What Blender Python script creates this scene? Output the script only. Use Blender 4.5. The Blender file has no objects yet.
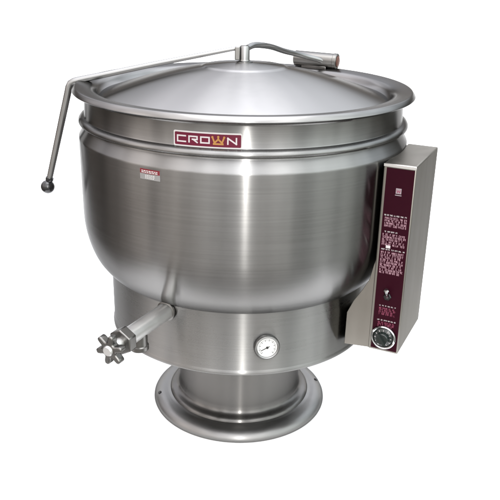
import bpy, bmesh, math, random
from mathutils import Vector, Matrix
random.seed(4)
PI = math.pi
S = bpy.context.scene
COL = S.collection

# ------------------------------------------------------------------ camera
cam_d = bpy.data.cameras.new('camera')
cam_o = bpy.data.objects.new('camera', cam_d)
COL.objects.link(cam_o)
H, D, F, PITCH, ROLL, CX = 1.1869, 1.8649, 738.84, 0.3757, 0.0217, 0.0235
cp, sp = math.cos(PITCH), math.sin(PITCH)
fw = Vector((0, cp, -sp)); up = Vector((0, sp, cp)); rt = Vector((1, 0, 0))
r2 = math.cos(ROLL) * rt + math.sin(ROLL) * up
u2 = -math.sin(ROLL) * rt + math.cos(ROLL) * up
m = Matrix((r2, u2, -fw)).transposed().to_4x4()
m.translation = Vector((CX, -D, H))
cam_o.matrix_world = m
cam_d.sensor_width = 36.0
cam_d.lens = F / 500 * 36.0
cam_d.clip_start = 0.05
cam_d.clip_end = 200
S.camera = cam_o

# ------------------------------------------------------------------ view
S.view_settings.view_transform = 'Standard'
S.view_settings.look = 'None'
S.view_settings.exposure = 0.3
S.view_settings.gamma = 1.0

# ------------------------------------------------------------------ world: light of the surroundings
W = bpy.data.worlds.new('World'); S.world = W; W.use_nodes = True
nt = W.node_tree; nt.nodes.clear()
def N(t, kind, **kw):
    n = t.nodes.new(kind)
    for k, v in kw.items(): setattr(n, k, v)
    return n
tc = N(nt, 'ShaderNodeTexCoord')
sep = N(nt, 'ShaderNodeSeparateXYZ'); nt.links.new(tc.outputs['Generated'], sep.inputs[0])
mr = N(nt, 'ShaderNodeMapRange'); mr.inputs[1].default_value = -1; mr.inputs[2].default_value = 1
nt.links.new(sep.outputs['Z'], mr.inputs[0])
def world_ramp(els):
    rp = N(nt, 'ShaderNodeValToRGB'); cr = rp.color_ramp
    while len(cr.elements) < len(els): cr.elements.new(0.5)
    for e, (z, c) in zip(cr.elements, els):
        e.position = (z + 1) / 2; e.color = tuple(v / 3.0 for v in c) + (1,)
    nt.links.new(mr.outputs[0], rp.inputs[0]); return rp
front = world_ramp([(-1, (.22, .21, .20)), (-.5, (.36, .345, .33)), (-.33, (.66, .64, .61)), (-.1, (.80, .78, .75)), (0, (.90, .88, .86)),
                    (.1, (1.25, 1.25, 1.25)), (.3, (2.5, 2.5, 2.55)), (1, (2.8, 2.82, 2.95))])
back = world_ramp([(-1, (.20, .19, .18)), (0, (.26, .24, .22)), (.18, (.34, .31, .29)), (.24, (.80, .80, .84)),
                   (.33, (1.65, 1.70, 1.86)), (1, (2.3, 2.35, 2.6))])
fb = N(nt, 'ShaderNodeMapRange'); fb.interpolation_type = 'SMOOTHSTEP'
fb.inputs[1].default_value = -.25; fb.inputs[2].default_value = .35
nt.links.new(sep.outputs['Y'], fb.inputs[0])
ramp = N(nt, 'ShaderNodeMix', data_type='RGBA')
nt.links.new(fb.outputs[0], ramp.inputs[0]); nt.links.new(front.outputs[0], ramp.inputs[6]); nt.links.new(back.outputs[0], ramp.inputs[7])
# darker surroundings to the left (brownish) and right (greenish)
side = N(nt, 'ShaderNodeValToRGB')
sm = N(nt, 'ShaderNodeMapRange'); sm.inputs[1].default_value = -1; sm.inputs[2].default_value = 1
nt.links.new(sep.outputs['X'], sm.inputs[0]); nt.links.new(sm.outputs[0], side.inputs[0])
sel = [(0, (.60, .55, .52)), (.16, (.74, .70, .67)), (.36, (.96, .95, .94)), (.5, (1.12, 1.12, 1.12)), (.66, (1.08, 1.08, 1.06)), (.84, (.76, .80, .78)), (1, (.64, .68, .66))]
while len(side.color_ramp.elements) < len(sel): side.color_ramp.elements.new(.5)
for e, (p, c) in zip(side.color_ramp.elements, sel): e.position = p; e.color = c + (1,)
sidem = N(nt, 'ShaderNodeVectorMath', operation='MULTIPLY')
nt.links.new(ramp.outputs[2], sidem.inputs[0]); nt.links.new(side.outputs[0], sidem.inputs[1])
# uneven surroundings: broad darker and lighter masses round the horizon
mp = N(nt, 'ShaderNodeMapping'); mp.inputs['Scale'].default_value = (3.2, 3.2, 0.5)
mp.inputs['Location'].default_value = (3.1, 1.7, 0.4)
nt.links.new(tc.outputs['Generated'], mp.inputs[0])
nz = N(nt, 'ShaderNodeTexNoise'); nz.inputs['Scale'].default_value = 1.5; nz.inputs['Detail'].default_value = 5
nt.links.new(mp.outputs[0], nz.inputs['Vector'])
mr2 = N(nt, 'ShaderNodeMapRange'); mr2.inputs[1].default_value = .3; mr2.inputs[2].default_value = .7
mr2.inputs[3].default_value = .5; mr2.inputs[4].default_value = 1.5
nt.links.new(nz.outputs['Fac'], mr2.inputs[0])
mul = N(nt, 'ShaderNodeVectorMath', operation='MULTIPLY')
nt.links.new(sidem.outputs[0], mul.inputs[0]); nt.links.new(mr2.outputs[0], mul.inputs[1])
bg = N(nt, 'ShaderNodeBackground'); bg.inputs[1].default_value = 3.0
nt.links.new(mul.outputs[0], bg.inputs[0])
wo = N(nt, 'ShaderNodeOutputWorld'); nt.links.new(bg.outputs[0], wo.inputs[0])

# ------------------------------------------------------------------ lamps
def area(name, loc, target, size, energy, color=(1, 1, 1), size_y=None):
    d = bpy.data.lights.new(name, 'AREA'); d.energy = energy; d.color = color
    d.size = size
    if size_y: d.shape = 'RECTANGLE'; d.size_y = size_y
    o = bpy.data.objects.new(name, d); COL.objects.link(o)
    o.location = loc
    o.rotation_euler = (Vector(target) - Vector(loc)).to_track_quat('-Z', 'Y').to_euler()
    return o
KEY = area('key_lamp', (0.17, -3.4, 1.7), (0, 0, .6), 0.08, 30, (1, .98, .95), 2.2)
TOP = area('top_fill', (0.0, -0.45, 3.4), (0, -0.2, 0), 2.4, 35, (1, 1, 1), 1.8)  # unseen lamp added overhead to whiten the paper

# ------------------------------------------------------------------ materials
EXPK = .82
def new_mat(name):
    mt = bpy.data.materials.new(name); mt.use_nodes = True
    return mt, mt.node_tree, mt.node_tree.nodes['Principled BSDF']

def plain(name, col, rough=.45, metal=0.0, spec=.5, coat=0.0, var=.08, scale=30):
    mt, t, b = new_mat(name)
    tcn = N(t, 'ShaderNodeTexCoord'); n = N(t, 'ShaderNodeTexNoise')
    n.inputs['Scale'].default_value = scale; n.inputs['Detail'].default_value = 4
    t.links.new(tcn.outputs['Object'], n.inputs['Vector'])
    mx = N(t, 'ShaderNodeMix', data_type='RGBA')
    mx.inputs[6].default_value = tuple(c * EXPK * (1 - var) for c in col) + (1,)
    mx.inputs[7].default_value = tuple(min(1, c * EXPK * (1 + var)) for c in col) + (1,)
    t.links.new(n.outputs['Fac'], mx.inputs[0]); t.links.new(mx.outputs[2], b.inputs['Base Color'])
    b.inputs['Roughness'].default_value = rough; b.inputs['Metallic'].default_value = metal
    b.inputs['Specular IOR Level'].default_value = spec; b.inputs['Coat Weight'].default_value = coat
    return mt

def steel(name, col=(.30, .295, .285), rough=.3, aniso=0.0, rot=.25, radial=True, grain=(3, 3, 260), rvar=.06, cvar=.06, edge=.35, bump=0.0):
    """brushed stainless steel: fine grain along the brushing, faint smudges"""
    mt, t, b = new_mat(name)
    tcn = N(t, 'ShaderNodeTexCoord')
    mpn = N(t, 'ShaderNodeMapping'); mpn.inputs['Scale'].default_value = grain
    t.links.new(tcn.outputs['Object'], mpn.inputs[0])
    g = N(t, 'ShaderNodeTexNoise'); g.inputs['Scale'].default_value = 1.0; g.inputs['Detail'].default_value = 5
    t.links.new(mpn.outputs[0], g.inputs['Vector'])
    s = N(t, 'ShaderNodeTexNoise'); s.inputs['Scale'].default_value = 7; s.inputs['Detail'].default_value = 6
    s.inputs['Roughness'].default_value = .65
    t.links.new(tcn.outputs['Object'], s.inputs['Vector'])
    add = N(t, 'ShaderNodeMath', operation='ADD')
    t.links.new(g.outputs['Fac'], add.inputs[0]); t.links.new(s.outputs['Fac'], add.inputs[1])
    r = N(t, 'ShaderNodeMapRange'); r.inputs[1].default_value = .6; r.inputs[2].default_value = 1.4
    r.inputs[3].default_value = rough - rvar; r.inputs[4].default_value = rough + rvar
    t.links.new(add.outputs[0], r.inputs[0]); t.links.new(r.outputs[0], b.inputs['Roughness'])
    mx = N(t, 'ShaderNodeMix', data_type='RGBA')
    mx.inputs[6].default_value = tuple(c * EXPK * (1 - cvar) for c in col) + (1,)
    mx.inputs[7].default_value = tuple(c * EXPK * (1 + cvar) for c in col) + (1,)
    hf = N(t, 'ShaderNodeMath', operation='MULTIPLY'); hf.inputs[1].default_value = .5
    t.links.new(add.outputs[0], hf.inputs[0]); t.links.new(hf.outputs[0], mx.inputs[0])
    t.links.new(mx.outputs[2], b.inputs['Base Color'])
    b.inputs['Metallic'].default_value = 1
    b.inputs['Specular Tint'].default_value = (edge, edge, edge, 1)
    if aniso:
        b.inputs['Anisotropic'].default_value = aniso; b.inputs['Anisotropic Rotation'].default_value = rot
        if radial:
            tg = N(t, 'ShaderNodeTangent', direction_type='RADIAL', axis='Z')
            t.links.new(tg.outputs[0], b.inputs['Tangent'])
    if bump:
        bp = N(t, 'ShaderNodeBump'); bp.inputs['Strength'].default_value = bump; bp.inputs['Distance'].default_value = .004
        s2 = N(t, 'ShaderNodeTexNoise'); s2.inputs['Scale'].default_value = 3.2; s2.inputs['Detail'].default_value = 1
        t.links.new(tcn.outputs['Object'], s2.inputs['Vector'])
        t.links.new(s2.outputs['Fac'], bp.inputs['Height']); t.links.new(bp.outputs[0], b.inputs['Normal'])
    return mt

M = {
    'body': steel('brushed_steel', col=(.285, .283, .278), rough=.24, aniso=1.0, rvar=.02, cvar=.15, bump=.20),
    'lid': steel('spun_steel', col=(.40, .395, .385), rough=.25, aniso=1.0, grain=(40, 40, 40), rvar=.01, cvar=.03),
    'rim': steel('rim_steel', col=(.30, .295, .288), rough=.24, aniso=.8, rvar=.02),
    'base': steel('shaded_pedestal_steel', col=(.165, .16, .153), rough=.26, aniso=1.0, rvar=.012),  # colour darkened to stand in for shade on the column under the kettle
    'flange': steel('flange_steel', col=(.25, .247, .24), rough=.34, aniso=.5, rvar=.05, grain=(30, 30, 30)),
    'skirt': steel('skirt_steel', col=(.285, .283, .276), rough=.28, aniso=1.0, rvar=.02, cvar=.12, bump=.20),
    'box': steel('sheet_steel', col=(.35, .332, .30), rough=.38, grain=(40, 40, 3)),
    'cast': steel('cast_steel', col=(.22, .215, .205), rough=.34, grain=(20, 20, 20)),
    'bright': steel('lightened_steel', col=(.85, .845, .83), rough=.42, grain=(30, 30, 30)),  # colour raised to imitate a brightly lit pipe and its streak
    'chrome': steel('chrome', col=(.6, .6, .6), rough=.08, grain=(10, 10, 10), rvar=.03),
    'rod': steel('rod_steel', col=(.36, .36, .355), rough=.32, grain=(30, 30, 30)),
    'burgundy': plain('burgundy_enamel', (.125, .006, .026), .35, spec=.3),
    'panel': plain('dark_burgundy_film', (.024, .0014, .0065), .5, spec=.08),
    'white': plain('white_enamel', (.62, .60, .59), .4),
    'silver_ink': plain('silver_ink', (.60, .55, .55), .4),
    'pink_ink': plain('pale_pink_ink', (.44, .25, .30), .5),
    'rose_ink': plain('rose_ink', (.27, .05, .10), .5),
    'grey_ink': plain('grey_ink', (.30, .25, .27), .4),
    'gold': plain('gold_ink', (.42, .20, .045), .4),
    'black': plain('black_plastic', (.008, .008, .009), .22, coat=.4),
    'dark': plain('dark_hole', (.01, .01, .01), .6),
    'knob': plain('dark_green_black_plastic', (.010, .016, .014), .25, coat=.3),
    'red': plain('red_print', (.17, .012, .02), .45),
    'dial': plain('dial_white', (.66, .66, .64), .5),
    'amber': plain('amber_lamp', (.75, .62, .50), .25, coat=.5),
    'paper': plain('white_paper', (1.134, 1.134, 1.13), .9, spec=.1, var=.01),
    'rust': plain('reddish_cap', (.12, .05, .035), .5),
}

# ------------------------------------------------------------------ mesh helpers
def obj(name, bm, mat, parent=None, sharp=35, bevel=0.0, seg=2):
    me = bpy.data.meshes.new(name)
    bmesh.ops.remove_doubles(bm, verts=bm.verts, dist=1e-6)
    bmesh.ops.recalc_face_normals(bm, faces=bm.faces)
    bm.to_mesh(me); bm.free()
    for p in me.polygons: p.use_smooth = True
    me.set_sharp_from_angle(angle=math.radians(sharp))
    if mat: me.materials.append(mat)
    o = bpy.data.objects.new(name, me); COL.objects.link(o)
    if parent: o.parent = parent
    if bevel:
        b = o.modifiers.new('bevel', 'BEVEL'); b.width = bevel; b.segments = seg
        b.limit_method = 'ANGLE'; b.angle_limit = math.radians(40)
    return o

def smooth_profile(pts, it=1):
    """round the corners of an (r, z) profile by corner cutting"""
    for _ in range(it):
        q = [pts[0]]
        for a, b in zip(pts, pts[1:]):
            q.append((a[0] * .75 + b[0] * .25, a[1] * .75 + b[1] * .25))
            q.append((a[0] * .25 + b[0] * .75, a[1] * .25 + b[1] * .75))
        q.append(pts[-1]); pts = q
    return pts

def lathe(bm, prof, n=192, M4=None, close=False):
    """revolve (r, z) profile about z; caps where r == 0"""
    rings = []
    for r, z in prof:
        if r < 1e-6:
            rings.append([bm.verts.new((0, 0, z))])
        else:
            rings.append([bm.verts.new((r * math.cos(2 * PI * i / n), r * math.sin(2 * PI * i / n), z)) for i in range(n)])
    pairs = list(zip(rings, rings[1:]))
    if close: pairs.append((rings[-1], rings[0]))
    for a, b in pairs:
        for i in range(n):
            j = (i + 1) % n
            if len(a) == 1 and len(b) == 1: continue
            if len(a) == 1: bm.faces.new((a[0], b[i], b[j]))
            elif len(b) == 1: bm.faces.new((a[i], a[j], b[0]))
            else: bm.faces.new((a[i], a[j], b[j], b[i]))
    if M4 is not None:
        vs = [v for ring in rings for v in ring]
        bmesh.ops.transform(bm, matrix=M4, verts=vs)

def frame(origin, axis, upv=(0, 0, 1)):
    """matrix whose local +z runs along axis"""
    z = Vector(axis).normalized(); u = Vector(upv)
    if abs(z.dot(u)) > .98: u = Vector((0, 1, 0))
    x = u.cross(z).normalized(); y = z.cross(x)
    mm = Matrix((x, y, z)).transposed().to_4x4(); mm.translation = Vector(origin)
    return mm

def catmull(P, k=8):
    P = [Vector(p) for p in P]; Q = [2 * P[0] - P[1]] + P + [2 * P[-1] - P[-2]]
    out = []
    for i in range(1, len(Q) - 2):
        a, b, c, d = Q[i - 1:i + 3]
        for s in range(k):
            t = s / k
            out.append(.5 * ((2 * b) + (c - a) * t + (2 * a - 5 * b + 4 * c - d) * t * t + (-a + 3 * b - 3 * c + d) * t ** 3))
    out.append(P[-1]); return out

def tube(bm, pts, rad, n=20):
    pts = [Vector(p) for p in pts]
    rad = rad if isinstance(rad, (list, tuple)) else [rad] * len(pts)
    prev = None; ref = Vector((0.31, -0.2, .93)).normalized()
    rings = []
    for i, p in enumerate(pts):
        t = (pts[min(i + 1, len(pts) - 1)] - pts[max(i - 1, 0)]).normalized()
        ref = (ref - t * ref.dot(t)).normalized(); b = t.cross(ref)
        rings.append([bm.verts.new(p + rad[i] * (math.cos(2 * PI * k / n) * ref + math.sin(2 * PI * k / n) * b)) for k in range(n)])
    for a, b in zip(rings, rings[1:]):
        for k in range(n):
            j = (k + 1) % n; bm.faces.new((a[k], a[j], b[j], b[k]))
    bm.faces.new(list(reversed(rings[0]))); bm.faces.new(rings[-1])

def prism(bm, poly, z0, z1, M4=None, fn=None):
    """extrude a 2-D polygon from z0 to z1; fn maps (x, y, z) to world, or M4 transforms"""
    lo = [Vector((x, y, z0)) for x, y in poly]; hi = [Vector((x, y, z1)) for x, y in poly]
    if fn: lo = [fn(v) for v in lo]; hi = [fn(v) for v in hi]
    if M4 is not None: lo = [M4 @ v for v in lo]; hi = [M4 @ v for v in hi]
    lo = [bm.verts.new(v) for v in lo]; hi = [bm.verts.new(v) for v in hi]
    n = len(poly)
    bm.faces.new(list(reversed(lo))); bm.faces.new(hi)
    for i in range(n):
        j = (i + 1) % n; bm.faces.new((lo[i], lo[j], hi[j], hi[i]))

def grid_slab(bm, u0, u1, v0, v1, z0, z1, fn, nu=16, corner=0.0):
    """a thin slab in (u, v) wrapped by fn, subdivided along u so that it bends"""
    us = [u0 + (u1 - u0) * i / nu for i in range(nu + 1)]
    def vv(u):
        d = min(u - u0, u1 - u)
        if corner and d < corner:
            c = corner - math.sqrt(max(0, corner ** 2 - (corner - d) ** 2)); return v0 + c, v1 - c
        return v0, v1
    if corner:
        ex = [corner * k for k in (.08, .3, .6, 1)]
        us = sorted(set(us + [u0 + e for e in ex] + [u1 - e for e in ex]))
    R_ = []
    for u in us:
        a, b = vv(u)
        R_.append([bm.verts.new(fn(Vector((u, a, z0)))), bm.verts.new(fn(Vector((u, b, z0)))),
                   bm.verts.new(fn(Vector((u, b, z1)))), bm.verts.new(fn(Vector((u, a, z1))))])
    for a, b in zip(R_, R_[1:]):
        for k in range(4):
            j = (k + 1) % 4; bm.faces.new((a[k], a[j], b[j], b[k]))
    bm.faces.new(R_[0]); bm.faces.new(list(reversed(R_[-1])))

def wrap(radius, az_deg, z0):
    """local (u right, v up, w outward) -> cylinder of given radius about z, centred on azimuth"""
    a0 = math.radians(az_deg)
    def f(v):
        a = a0 + v.x / radius; r = radius + v.z
        return Vector((r * math.cos(a), r * math.sin(a), z0 + v.y))
    return f

def bar_poly(p, q, w):
    p = Vector(p); q = Vector(q); d = (q - p).normalized(); n = Vector((-d.y, d.x)) * w / 2
    p = p - d * w / 2; q = q + d * w / 2
    return [tuple(p - n), tuple(q - n), tuple(q + n), tuple(p + n)]

# ------------------------------------------------------------------ the setting: white paper sweep
bm = bmesh.new()
prof = [(y, 0) for y in (-.63, -.3, 0, .2, .7, 1.3, 1.8)]
for k in range(1, 13):
    a = k / 12 * PI / 2; prof.append((1.8 + .45 * math.sin(a), .45 - .45 * math.cos(a)))
prof += [(2.25, .8), (2.25, 1.07)]
def half_w(y): return .84 + .15 * (y + .6) + .55 * max(0, y)
rows = [[bm.verts.new((half_w(y) * (-1 + i / 4), y, z)) for i in range(9)] for y, z in prof]
for a, b in zip(rows, rows[1:]):
    for i in range(8): bm.faces.new((a[i], a[i + 1], b[i + 1], b[i]))
ground = obj('ground', bm, M['paper'], sharp=80)
ground['kind'] = 'structure'

# ------------------------------------------------------------------ the kettle
K = bpy.data.objects.new('steam_kettle', None); COL.objects.link(K)
K.empty_display_size = .2
K['label'] = 'large stainless steel steam kettle on a round pedestal, with burgundy control panel'
K['category'] = 'kettle'

# pedestal
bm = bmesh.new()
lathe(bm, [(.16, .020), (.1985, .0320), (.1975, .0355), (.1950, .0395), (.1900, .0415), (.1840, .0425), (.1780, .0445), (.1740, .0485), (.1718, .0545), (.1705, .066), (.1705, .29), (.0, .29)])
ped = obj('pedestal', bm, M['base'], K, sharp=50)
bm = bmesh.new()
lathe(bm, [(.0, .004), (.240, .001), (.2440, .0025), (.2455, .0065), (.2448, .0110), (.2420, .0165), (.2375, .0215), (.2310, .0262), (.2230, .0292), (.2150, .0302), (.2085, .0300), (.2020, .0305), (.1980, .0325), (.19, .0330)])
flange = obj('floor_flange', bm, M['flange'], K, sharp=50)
for az in (-168, 10):
    bm = bmesh.new()
    ca, sa = math.cos(math.radians(az)), math.sin(math.radians(az))
    lathe(bm, [(0, -.001), (.0052, -.001), (.0052, .0012), (.0042, .0022), (0, .0022)], n=20, M4=frame((.2310 * ca, .2310 * sa, .0262), (ca * .5, sa * .5, .86)))
    obj('bolt_hole', bm, M['dark'], flange)  # dark disc in place of the shade inside a bolt hole

# lower skirt housing
bm = bmesh.new()
lathe(bm, [(.17, .2845), (.330, .2745), (.340, .2690), (.3468, .2685), (.3488, .2700), (.3490, .2725), (.3480, .2765), (.3466, .2800), (.3460, .2815), (.3462, .445), (.33, .446)])
skirt = obj('skirt', bm, M['skirt'], K, sharp=50)

# jacketed bowl
bowl = [(.20, .405), (.30, .413)]
bowl2 = [(.338, .4255), (.347, .4305), (.358, .4385), (.372, .4535), (.386, .4735), (.397, .5005), (.405, .530), (.4095, .56), (.4105, .59)]
prof = bowl + smooth_profile(bowl2, 2) + [(.4105, .65), (.4104, .774), (.4101, .7775), (.4092, .7795), (.4078, .7818), (.3955, .8025), (.3945, .8045), (.3942, .8065), (.3950, .8085), (.3985, .8098),
        (.4065, .8110), (.4092, .8135), (.4088, .8180), (.4060, .8225), (.4010, .8255), (.3955, .8265), (.3945, .829), (.3935, .872), (.3945, .8785)]
bm = bmesh.new(); lathe(bm, prof, n=256)
body = obj('kettle_body', bm, M['body'], K, sharp=55)

# rolled rim
bm = bmesh.new()
lathe(bm, [(.3940, .8740), (.3960, .8790), (.4040, .8800), (.4140, .8812), (.4185, .8840), (.4205, .8862), (.4195, .8885), (.4140, .8952), (.4120, .8966),
           (.4085, .8964), (.3950, .8952), (.3800, .8936), (.3710, .8905), (.3650, .8820), (.3600, .8725), (.3520, .8690), (.3440, .8660), (.3440, .8630), (.3560, .8620), (.3850, .8640)], n=256, close=True)
rim = obj('rim', bm, M['rim'], K, sharp=60)

# domed lid
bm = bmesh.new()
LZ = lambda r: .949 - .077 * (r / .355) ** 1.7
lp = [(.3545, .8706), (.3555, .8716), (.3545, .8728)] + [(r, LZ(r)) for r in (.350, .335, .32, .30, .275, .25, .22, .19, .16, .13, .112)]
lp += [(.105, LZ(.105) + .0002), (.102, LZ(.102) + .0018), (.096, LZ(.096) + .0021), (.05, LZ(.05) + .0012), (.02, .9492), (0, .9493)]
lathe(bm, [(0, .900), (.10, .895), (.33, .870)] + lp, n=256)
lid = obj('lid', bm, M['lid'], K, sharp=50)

# lid lift: centre post, arm, hinge, handle
bm = bmesh.new()
lathe(bm, [(0, .947), (.020, .948), (.020, .951), (.0135, .953), (.0125, .957), (.0125, .984), (.0105, .9885), (0, .9890)], n=40)
post = obj('lid_post', bm, M['rod'], lid)
bm = bmesh.new()
prism(bm, [(-.009, -.008), (.004, -.008), (.004, .008), (-.009, .008)], .955, .986, Matrix.Translation((-.015, -.003, 0)))
obj('clevis', bm, M['cast'], lid, bevel=.002)

LT = Vector((-.432, 0.0, .8885)); BALL = Vector((-.5112, 0, .6199))
bm = bmesh.new()
d = (BALL - LT).normalized()
pts = [Vector((-.012, -.002, .984)), Vector((-.1, -.001, .9655)), Vector((-.22, 0, .940)), Vector((-.34, 0, .9130)), Vector((-.405, 0, .8985)),
       Vector((-.425, 0, .8930))]
pts = catmull(pts, 5)
bend = [Vector((-.4335, 0, .8880)), Vector((-.4385, 0, .878)), Vector((-.4415, 0, .866))]
pts += bend + [Vector((-.4415, 0, .866)).lerp(BALL, s) for s in (.25, .5, .75, .97)]
n_ = len(pts)
tube(bm, pts, [.0050 + .0038 * min(1, i / (n_ * .7)) - (.0015 * max(0, i - n_ + 4) / 4) for i in range(n_)], 20)
handle = obj('lid_handle', bm, M['rod'], K)
bm = bmesh.new()
bmesh.ops.create_uvsphere(bm, u_segments=36, v_segments=24, radius=.0182, matrix=Matrix.Translation(BALL - d * -.002))
lathe(bm, [(0, 0), (.0105, 0), (.0105, .006), (.009, .010), (0, .010)], 24, frame(BALL - d * .024, d))
obj('ball_knob', bm, M['black'], handle)

bm = bmesh.new()
arm = catmull([(0.006, 0.0, .983), (.022, .03, .9868), (.045, .08, .9815), (.0717, .16, .969), (.105, .22, .953), (.138, .27, .941), (.172, .300, .930), (.215, .318, .918), (.232, .325, .905)], 6)
tube(bm, arm, [.0075] * len(arm), 18)
obj('hinge_arm', bm, M['rod'], lid)

A = Vector((.1445, .368, .9180)); B = Vector((.264, .318, .9155))
bm = bmesh.new()
L = (B - A).length
lathe(bm, [(0, 0), (.020, 0), (.0215, .0015), (.0215, L - .012), (.0225, L - .011), (.0225, L - .002), (.021, L), (.016, L), (.016, L - .004), (0, L - .004)], 48, frame(A, B - A))
barrel = obj('hinge_barrel', bm, M['cast'], K)
bm = bmesh.new()
lathe(bm, [(0, L - .0035), (.0155, L - .0035), (.0155, L + .002), (.010, L + .004), (0, L + .004)], 32, frame(A, B - A))
obj('end_cap', bm, M['rust'], barrel)
bm = bmesh.new()
mid = (A + B) / 2; rdir = Vector((mid.x, mid.y, 0)).normalized()
fm = frame((0, 0, 0), (0, 0, 1)); tdir = Vector((-rdir.y, rdir.x, 0))
R3 = Matrix((rdir, tdir, Vector((0, 0, 1)))).transposed().to_4x4(); R3.translation = mid
prism(bm, [(-.018, -.04), (.020, -.04), (.020, .04), (-.018, .04)], -.028, -.015, R3)
obj('hinge_bracket', bm, M['base'], barrel, bevel=.002)

# ------------------------------------------------------------------ name plate
PW, PH = .1430, .0325
fplate = wrap(.3942, -100.0, .8425)
bm = bmesh.new(); grid_slab(bm, -PW / 2, PW / 2, -PH / 2, PH / 2, 0, .0014, fplate, 24, .003)
np_ = obj('name_plate', bm, M['white'], K)
bm = bmesh.new(); grid_slab(bm, -PW / 2 + .0028, PW / 2 - .0018, -PH / 2 + .0032, PH / 2 - .0032, .0008, .0020, fplate, 24, .002)
obj('plate_field', bm, M['burgundy'], np_)
def letters(bm, strokes, ox, w, h, t, fn, z0, z1):
    for p, q in strokes:
        P_ = (ox + p[0] * w, (p[1] - .5) * h); Q_ = (ox + q[0] * w, (q[1] - .5) * h)
        poly = bar_poly(P_, Q_, t)
        prism(bm, poly, z0, z1, fn=fn)
LET = {
    'C': [((0, 0), (0, 1)), ((0, 1), (1, 1)), ((0, 0), (1, 0))],
    'R': [((0, 0), (0, 1)), ((0, 1), (1, 1)), ((1, 1), (1, .55)), ((.42, .5), (1, .5)), ((.55, .45), (1, 0))],
    'O': [((0, 0), (0, 1)), ((0, 1), (1, 1)), ((1, 1), (1, 0)), ((0, 0), (1, 0))],
    'N': [((0, 0), (0, 1)), ((0, 1), (1, 0)), ((1, 0), (1, 1))],
}
lh, lw, lt_ = .0118, .0172, .0030
for ch, ox in (('C', -.0625), ('R', -.0375), ('O', -.0125), ('N', .0430)):
    bm = bmesh.new(); z = .0019
    for k, s in enumerate(LET[ch]):
        letters(bm, [s], ox, lw, lh, lt_, fplate, .0019, .00255 + k * .00003)
    obj('letter', bm, M['silver_ink'], np_)
bm = bmesh.new()   # the gold W shaped like a crown: three points over a bar
def wp(p): return (.0115 + p[0] * .024, (p[1] - .5) * lh)
for k, (p, q) in enumerate([((0, 1.1), (.18, .12)), ((.18, .12), (.5, .75)), ((.5, .75), (.82, .12)), ((.82, .12), (1, 1.1)), ((.5, 1.12), (.5, .8))]):
    prism(bm, bar_poly(wp(p), wp(q), .0034), .0019, .00255 + k * .00003, fn=fplate)
for k, p in enumerate([(0, 1.1), (.5, 1.18), (1, 1.1)]):
    c = wp(p); prism(bm, [(c[0] + .0024 * math.cos(a * PI / 4), c[1] + .0024 * math.sin(a * PI / 4)) for a in range(8)], .0019, .00275 + k * .00003, fn=fplate)
prism(bm, bar_poly(wp((.12, -.08)), wp((.88, -.08)), .0036), .0019, .0028, fn=fplate)
obj('letter', bm, M['gold'], np_)

# warning sticker
fst = wrap(.4102, -117.6, .7585)
bm = bmesh.new(); grid_slab(bm, -.0255, .0255, -.0100, .0120, 0, .0010, fst, 10)
st = obj('warning_sticker', bm, plain('grey_sticker', (.25, .245, .24), .4), K)
bm = bmesh.new(); grid_slab(bm, -.0250, .0250, .0030, .0125, .0006, .0014, fst, 10)
obj('red_band', bm, M['red'], st)
bm = bmesh.new(); rnd = random.Random(3)
for y in (.0088, .0055):
    x = -.021
    while x < .019:
        w_ = rnd.uniform(.003, .007); prism(bm, [(x, y - .0009), (x + w_, y - .0009), (x + w_, y + .0009), (x, y + .0009)], .0012, .0017, fn=fst); x += w_ + .0016
for y in (-.001, -.0040, -.007):
    x = -.012
    while x < .010:
        w_ = rnd.uniform(.002, .005); prism(bm, [(x, y - .0007), (x + w_, y - .0007), (x + w_, y + .0007), (x, y + .0007)], .0006, .0013, fn=fst); x += w_ + .0014
obj('print', bm, M['white'], st)

# ------------------------------------------------------------------ pressure gauge on the skirt
ga = math.radians(-79.1)
gax = Vector((math.cos(ga), math.sin(ga), 0.10))
GM = frame((.3455 * math.cos(ga), .3455 * math.sin(ga), .3475), gax) @ Matrix.Scale(.88, 4)
bm = bmesh.new()
lathe(bm, [(0, -.006), (.022, -.006), (.022, .006), (.0325, .008), (.0345, .011), (.0345, .018), (.0325, .0215), (.0295, .0220), (.0275, .0205), (.0270, .0175), (0, .0175)], 64, GM)
gauge = obj('pressure_gauge', bm, M['rod'], K, sharp=40)
bm = bmesh.new(); lathe(bm, [(0, .0172), (.0268, .0172), (.0268, .0182), (0, .0182)], 48, GM)
obj('dial_face', bm, M['dial'], gauge)
bm = bmesh.new()
for k in range(28):
    a = math.radians(-45 + 270 * k / 27); r0 = .0185 if k % 3 == 0 else .0205
    prism(bm, bar_poly((r0 * math.cos(a), r0 * math.sin(a)), (.0232 * math.cos(a), .0232 * math.sin(a)), .0011 if k % 3 == 0 else .0006), .0180, .0186, GM)
obj('tick_marks', bm, M['dark'], gauge)
bm = bmesh.new()
a = math.radians(205)
prism(bm, bar_poly((-.006 * math.cos(a), -.006 * math.sin(a)), (.018 * math.cos(a), .018 * math.sin(a)), .0016), .0186, .0194, GM)
lathe(bm, [(0, .0186), (.0032, .0186), (.0032, .0202), (0, .0202)], 20, GM)
obj('needle', bm, M['dark'], gauge)

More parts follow.
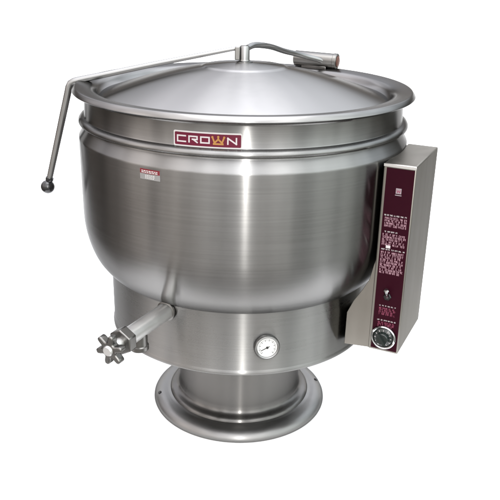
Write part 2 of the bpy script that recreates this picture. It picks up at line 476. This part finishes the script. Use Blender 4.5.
# ------------------------------------------------------------------ draw-off valve
va = math.radians(-119.0)
vx = Vector((math.cos(va), math.sin(va), -.03)).normalized()
V0 = Vector((.30 * math.cos(va), .30 * math.sin(va), .416))
def vp(s): return V0 + vx * s        # s metres out from r = .30
VM = lambda s: frame(vp(s), vx)
bm = bmesh.new()
lathe(bm, [(0, 0), (.0205, 0), (.0205, .212), (0, .212)], 48, VM(0))
valve = obj('draw_off_pipe', bm, M['bright'], K)
bm = bmesh.new()
lathe(bm, [(.0200, .046), (.0235, .047), (.0245, .050), (.0245, .053), (.0200, .055)], 48, VM(0), close=True)
obj('collar', bm, M['cast'], valve)
bm = bmesh.new()
lathe(bm, [(0, 0), (.0185, 0), (.0185, .036), (.0210, .038), (.0210, .047), (.0195, .049), (.015, .049), (.015, .025), (0, .025)], 40, frame(vp(.155), (0, 0, -1)))
obj('valve_outlet', bm, M['cast'], valve)
bm = bmesh.new()
hexp = [(.031 * math.cos(PI / 6 + k * PI / 3), .031 * math.sin(PI / 6 + k * PI / 3)) for k in range(6)]
prism(bm, hexp, .198, .222, VM(0))
obj('hex_nut', bm, M['cast'], valve, bevel=.0025)
bm = bmesh.new()
lathe(bm, [(0, .215), (.0125, .215), (.0125, .262), (.010, .266), (0, .266)], 28, VM(0))
obj('valve_stem', bm, M['bright'], valve)
bm = bmesh.new()
star = []
for k in range(72):
    a = 2 * PI * k / 72 + .3; r_ = .0275 + .0085 * max(-1, min(1, 1.6 * math.cos(6 * (a - .3))))
    star.append((r_ * math.cos(a), r_ * math.sin(a)))
prism(bm, star, .243, .261, VM(0))
obj('star_handwheel', bm, M['cast'], valve, bevel=.003, sharp=60)

# ------------------------------------------------------------------ control box
th = .4378
bxa = Vector((math.cos(th), -math.sin(th), 0)); bxb = Vector((math.sin(th), math.cos(th), 0)); bz = Vector((0, 0, 1))
C0 = Vector((.3248, -.2247, .7607))       # front top left corner
BWd, BDp, BHt = .0755, .219, .478
BK = .970                                  # the box stands clear of the bowl
C0 = Vector((CX, -D, H)) + BK * (C0 - Vector((CX, -D, H)))
BM = (Matrix((bxa, bz, -bxb)).transposed() * BK).to_4x4(); BM.translation = C0   # local: x right, y up, z out of the front
bm = bmesh.new()
prism(bm, [(0, -BHt), (BWd, -BHt), (BWd, 0), (0, 0)], -BDp, 0, BM)
box = obj('control_box', bm, M['box'], K, bevel=.003, seg=3)
# folded lip round the front
bm = bmesh.new()
for k, pl in enumerate(([(0, -.0075), (BWd, -.0075), (BWd, -.0005), (0, -.0005)], )):
    prism(bm, pl, .0004, .0022, BM)
obj('front_lip', bm, M['bright'], box, bevel=.0007)
pw0, pw1, ph0, ph1 = .0075, BWd - .0035, -BHt + .006, -.0095
bm = bmesh.new(); prism(bm, [(pw0, ph0), (pw1, ph0), (pw1, ph1), (pw0, ph1)], 0.0002, .0016, BM)
panel = obj('control_panel', bm, M['panel'], box)
PWd = pw1 - pw0; pc = (pw0 + pw1) / 2
def dash_rows(name, mat, y0, rows, x0, x1, pitch, hgt, seed, wmin=.003, wmax=.009):
    rnd = random.Random(seed); bm = bmesh.new(); y = y0
    for r in range(rows):
        x = x0; end = x1 - (rnd.uniform(0, .012) if r % 3 == 2 else 0)
        while x < end - .002:
            w_ = min(rnd.uniform(wmin, wmax), end - x)
            # each word as a row of small angular characters
            q = x; lw2 = hgt * .46; st = hgt * .17
            while q < x + w_ - lw2 * .6:
                segs = [((0, 0), (0, 1)), ((1, 0), (1, 1)), ((0, 1), (1, 1)), ((0, 0), (1, 0)), ((0, .5), (1, .5)), ((0, 1), (1, 0)), ((.5, 0), (.5, 1))]
                pick = rnd.choice([(0, 4, 2), (0, 1, 4), (0, 2, 3), (6, 2), (0, 1, 2, 3), (0, 5, 1), (0, 3), (0, 2, 4, 3), (1, 2, 4)])
                for k in pick:
                    (ax, ay), (bx_, by) = segs[k]
                    prism(bm, bar_poly((q + ax * lw2, y + ay * hgt), (q + bx_ * lw2, y + by * hgt), st), .0013, .0019 + k * .00002, BM)
                q += lw2 + hgt * .32
            x += w_ + .0028
        y -= pitch
    return obj(name, bm, mat, panel)
# emblem
bm = bmesh.new()
prism(bm, [(pc - .0065, -.068), (pc + .0065, -.068), (pc + .0065, -.055), (pc - .0065, -.055)], .0014, .0020, BM)
prism(bm, [(pc - .0075, -.0725), (pc + .0075, -.0725), (pc + .0075, -.0705), (pc - .0075, -.0705)], .0014, .0020, BM)
obj('emblem', bm, M['grey_ink'], panel)
bm = bmesh.new()
for k, (p, q) in enumerate([((-.004, -.059), (-.0025, -.065)), ((-.0025, -.065), (0, -.060)), ((0, -.060), (.0025, -.065)), ((.0025, -.065), (.004, -.059))]):
    prism(bm, bar_poly((pc + p[0], p[1]), (pc + q[0], q[1]), .0013), .0019, .0023 + k * .00003, BM)
obj('emblem_mark', bm, M['rose_ink'], panel)
x0, x1 = pw0 + .0045, pw1 - .0050
dash_rows('heading', M['silver_ink'], -.1235, 1, x0, x1, .005, .0030, 1)
dash_rows('notice', M['pink_ink'], -.1315, 4, x0 + .002, x1, .0062, .0042, 2)
dash_rows('heading', M['silver_ink'], -.1640, 1, x0 + .004, x1 - .018, .005, .0028, 3)
dash_rows('notice', M['pink_ink'], -.1720, 5, x0, x1, .0062, .0042, 4)
dash_rows('heading', M['silver_ink'], -.2085, 1, x0, x1, .005, .0028, 6)
dash_rows('notice', M['pink_ink'], -.2170, 9, x0, x1, .0064, .0044, 5)
bm = bmesh.new()
prism(bm, [(x0 + .010, -.2035), (x0 + .021, -.2035), (x0 + .021, -.1965), (x0 + .010, -.1965)], .0016, .0024, BM)
obj('white_mark', bm, M['white'], panel, bevel=.0006)
dash_rows('heading', M['silver_ink'], -.3545, 1, x0 + .008, x1 - .006, .005, .0024, 8)
dash_rows('notice', M['rose_ink'], -.3620, 4, x0 + .008, x1 - .006, .0052, .0036, 9)
dash_rows('heading', M['silver_ink'], -.3935, 1, x0 + .006, x1 - .004, .005, .0026, 10)
dash_rows('notice', M['rose_ink'], -.4010, 3, x0 + .008, x1 - .006, .0052, .0036, 11)
# toggle switch
tx, ty = pc - .002, -.327
bm = bmesh.new(); lathe(bm, [(0, .001), (.0100, .001), (.0100, .005), (.0085, .007), (0, .007)], 6, BM @ Matrix.Translation((tx, ty, 0)))
sw = obj('toggle_switch', bm, M['black'], panel, sharp=30)
bm = bmesh.new()
tp = BM @ Matrix.Translation((tx, ty, 0))
tube(bm, [tp @ Vector((0, 0, .004)), tp @ Vector((0, .010, .012)), tp @ Vector((0, .022, .018)), tp @ Vector((0, .0255, .019))], [.0040, .0045, .0062, .004], 16)
obj('lever', bm, M['chrome'], sw)
# thermostat dial
DM = BM @ Matrix.Translation((pc - .0018, -.4365, 0))
bm = bmesh.new()
lathe(bm, [(.0235, .001), (.0315, .001), (.0322, .004), (.0310, .0085), (.0285, .0105), (.0262, .0095), (.0250, .006), (.0235, .005)], 64, DM, close=True)
bez = obj('dial_bezel', bm, M['chrome'], panel)
bm = bmesh.new()
lathe(bm, [(0, .001), (.0245, .001), (.0245, .0065), (.0215, .0085), (.0170, .010), (.0150, .019), (.0135, .0205), (0, .0205)], 48, DM)
prism(bm, [(-.0028, -.0145), (.0028, -.0145), (.0028, .0145), (-.0028, .0145)], .0200, .0265, DM @ Matrix.Rotation(.6, 4, 'Z'))
knob = obj('thermostat_knob', bm, M['knob'], panel, sharp=30)
bm = bmesh.new()
for k in range(11):
    a = math.radians(-60 + 300 * k / 10)
    prism(bm, bar_poly((.0185 * math.cos(a), .0185 * math.sin(a)), (.0208 * math.cos(a), .0208 * math.sin(a)), .0012), .0085, .0100, DM)
obj('dial_numbers', bm, M['silver_ink'], knob)

# mounting plate between the box and the kettle, cut to the bowl's curve
bm = bmesh.new()
pts = [(.004, -.225), (.004, -BHt + .0005), (-.0635, -BHt - .006), (-.0625, -.395), (-.0475, -.3595), (-.0270, -.3245), (-.0120, -.2935), (-.0045, -.255)]
prism(bm, pts, -.0095, -.0045, BM)
# folded return that runs back to the skirt
prism(bm, [(-.0635, -BHt - .005), (-.0585, -BHt - .005), (-.0580, -.392), (-.0625, -.395)], -.06, -.0090, BM)
obj('mounting_plate', bm, M['box'], box, bevel=.001)
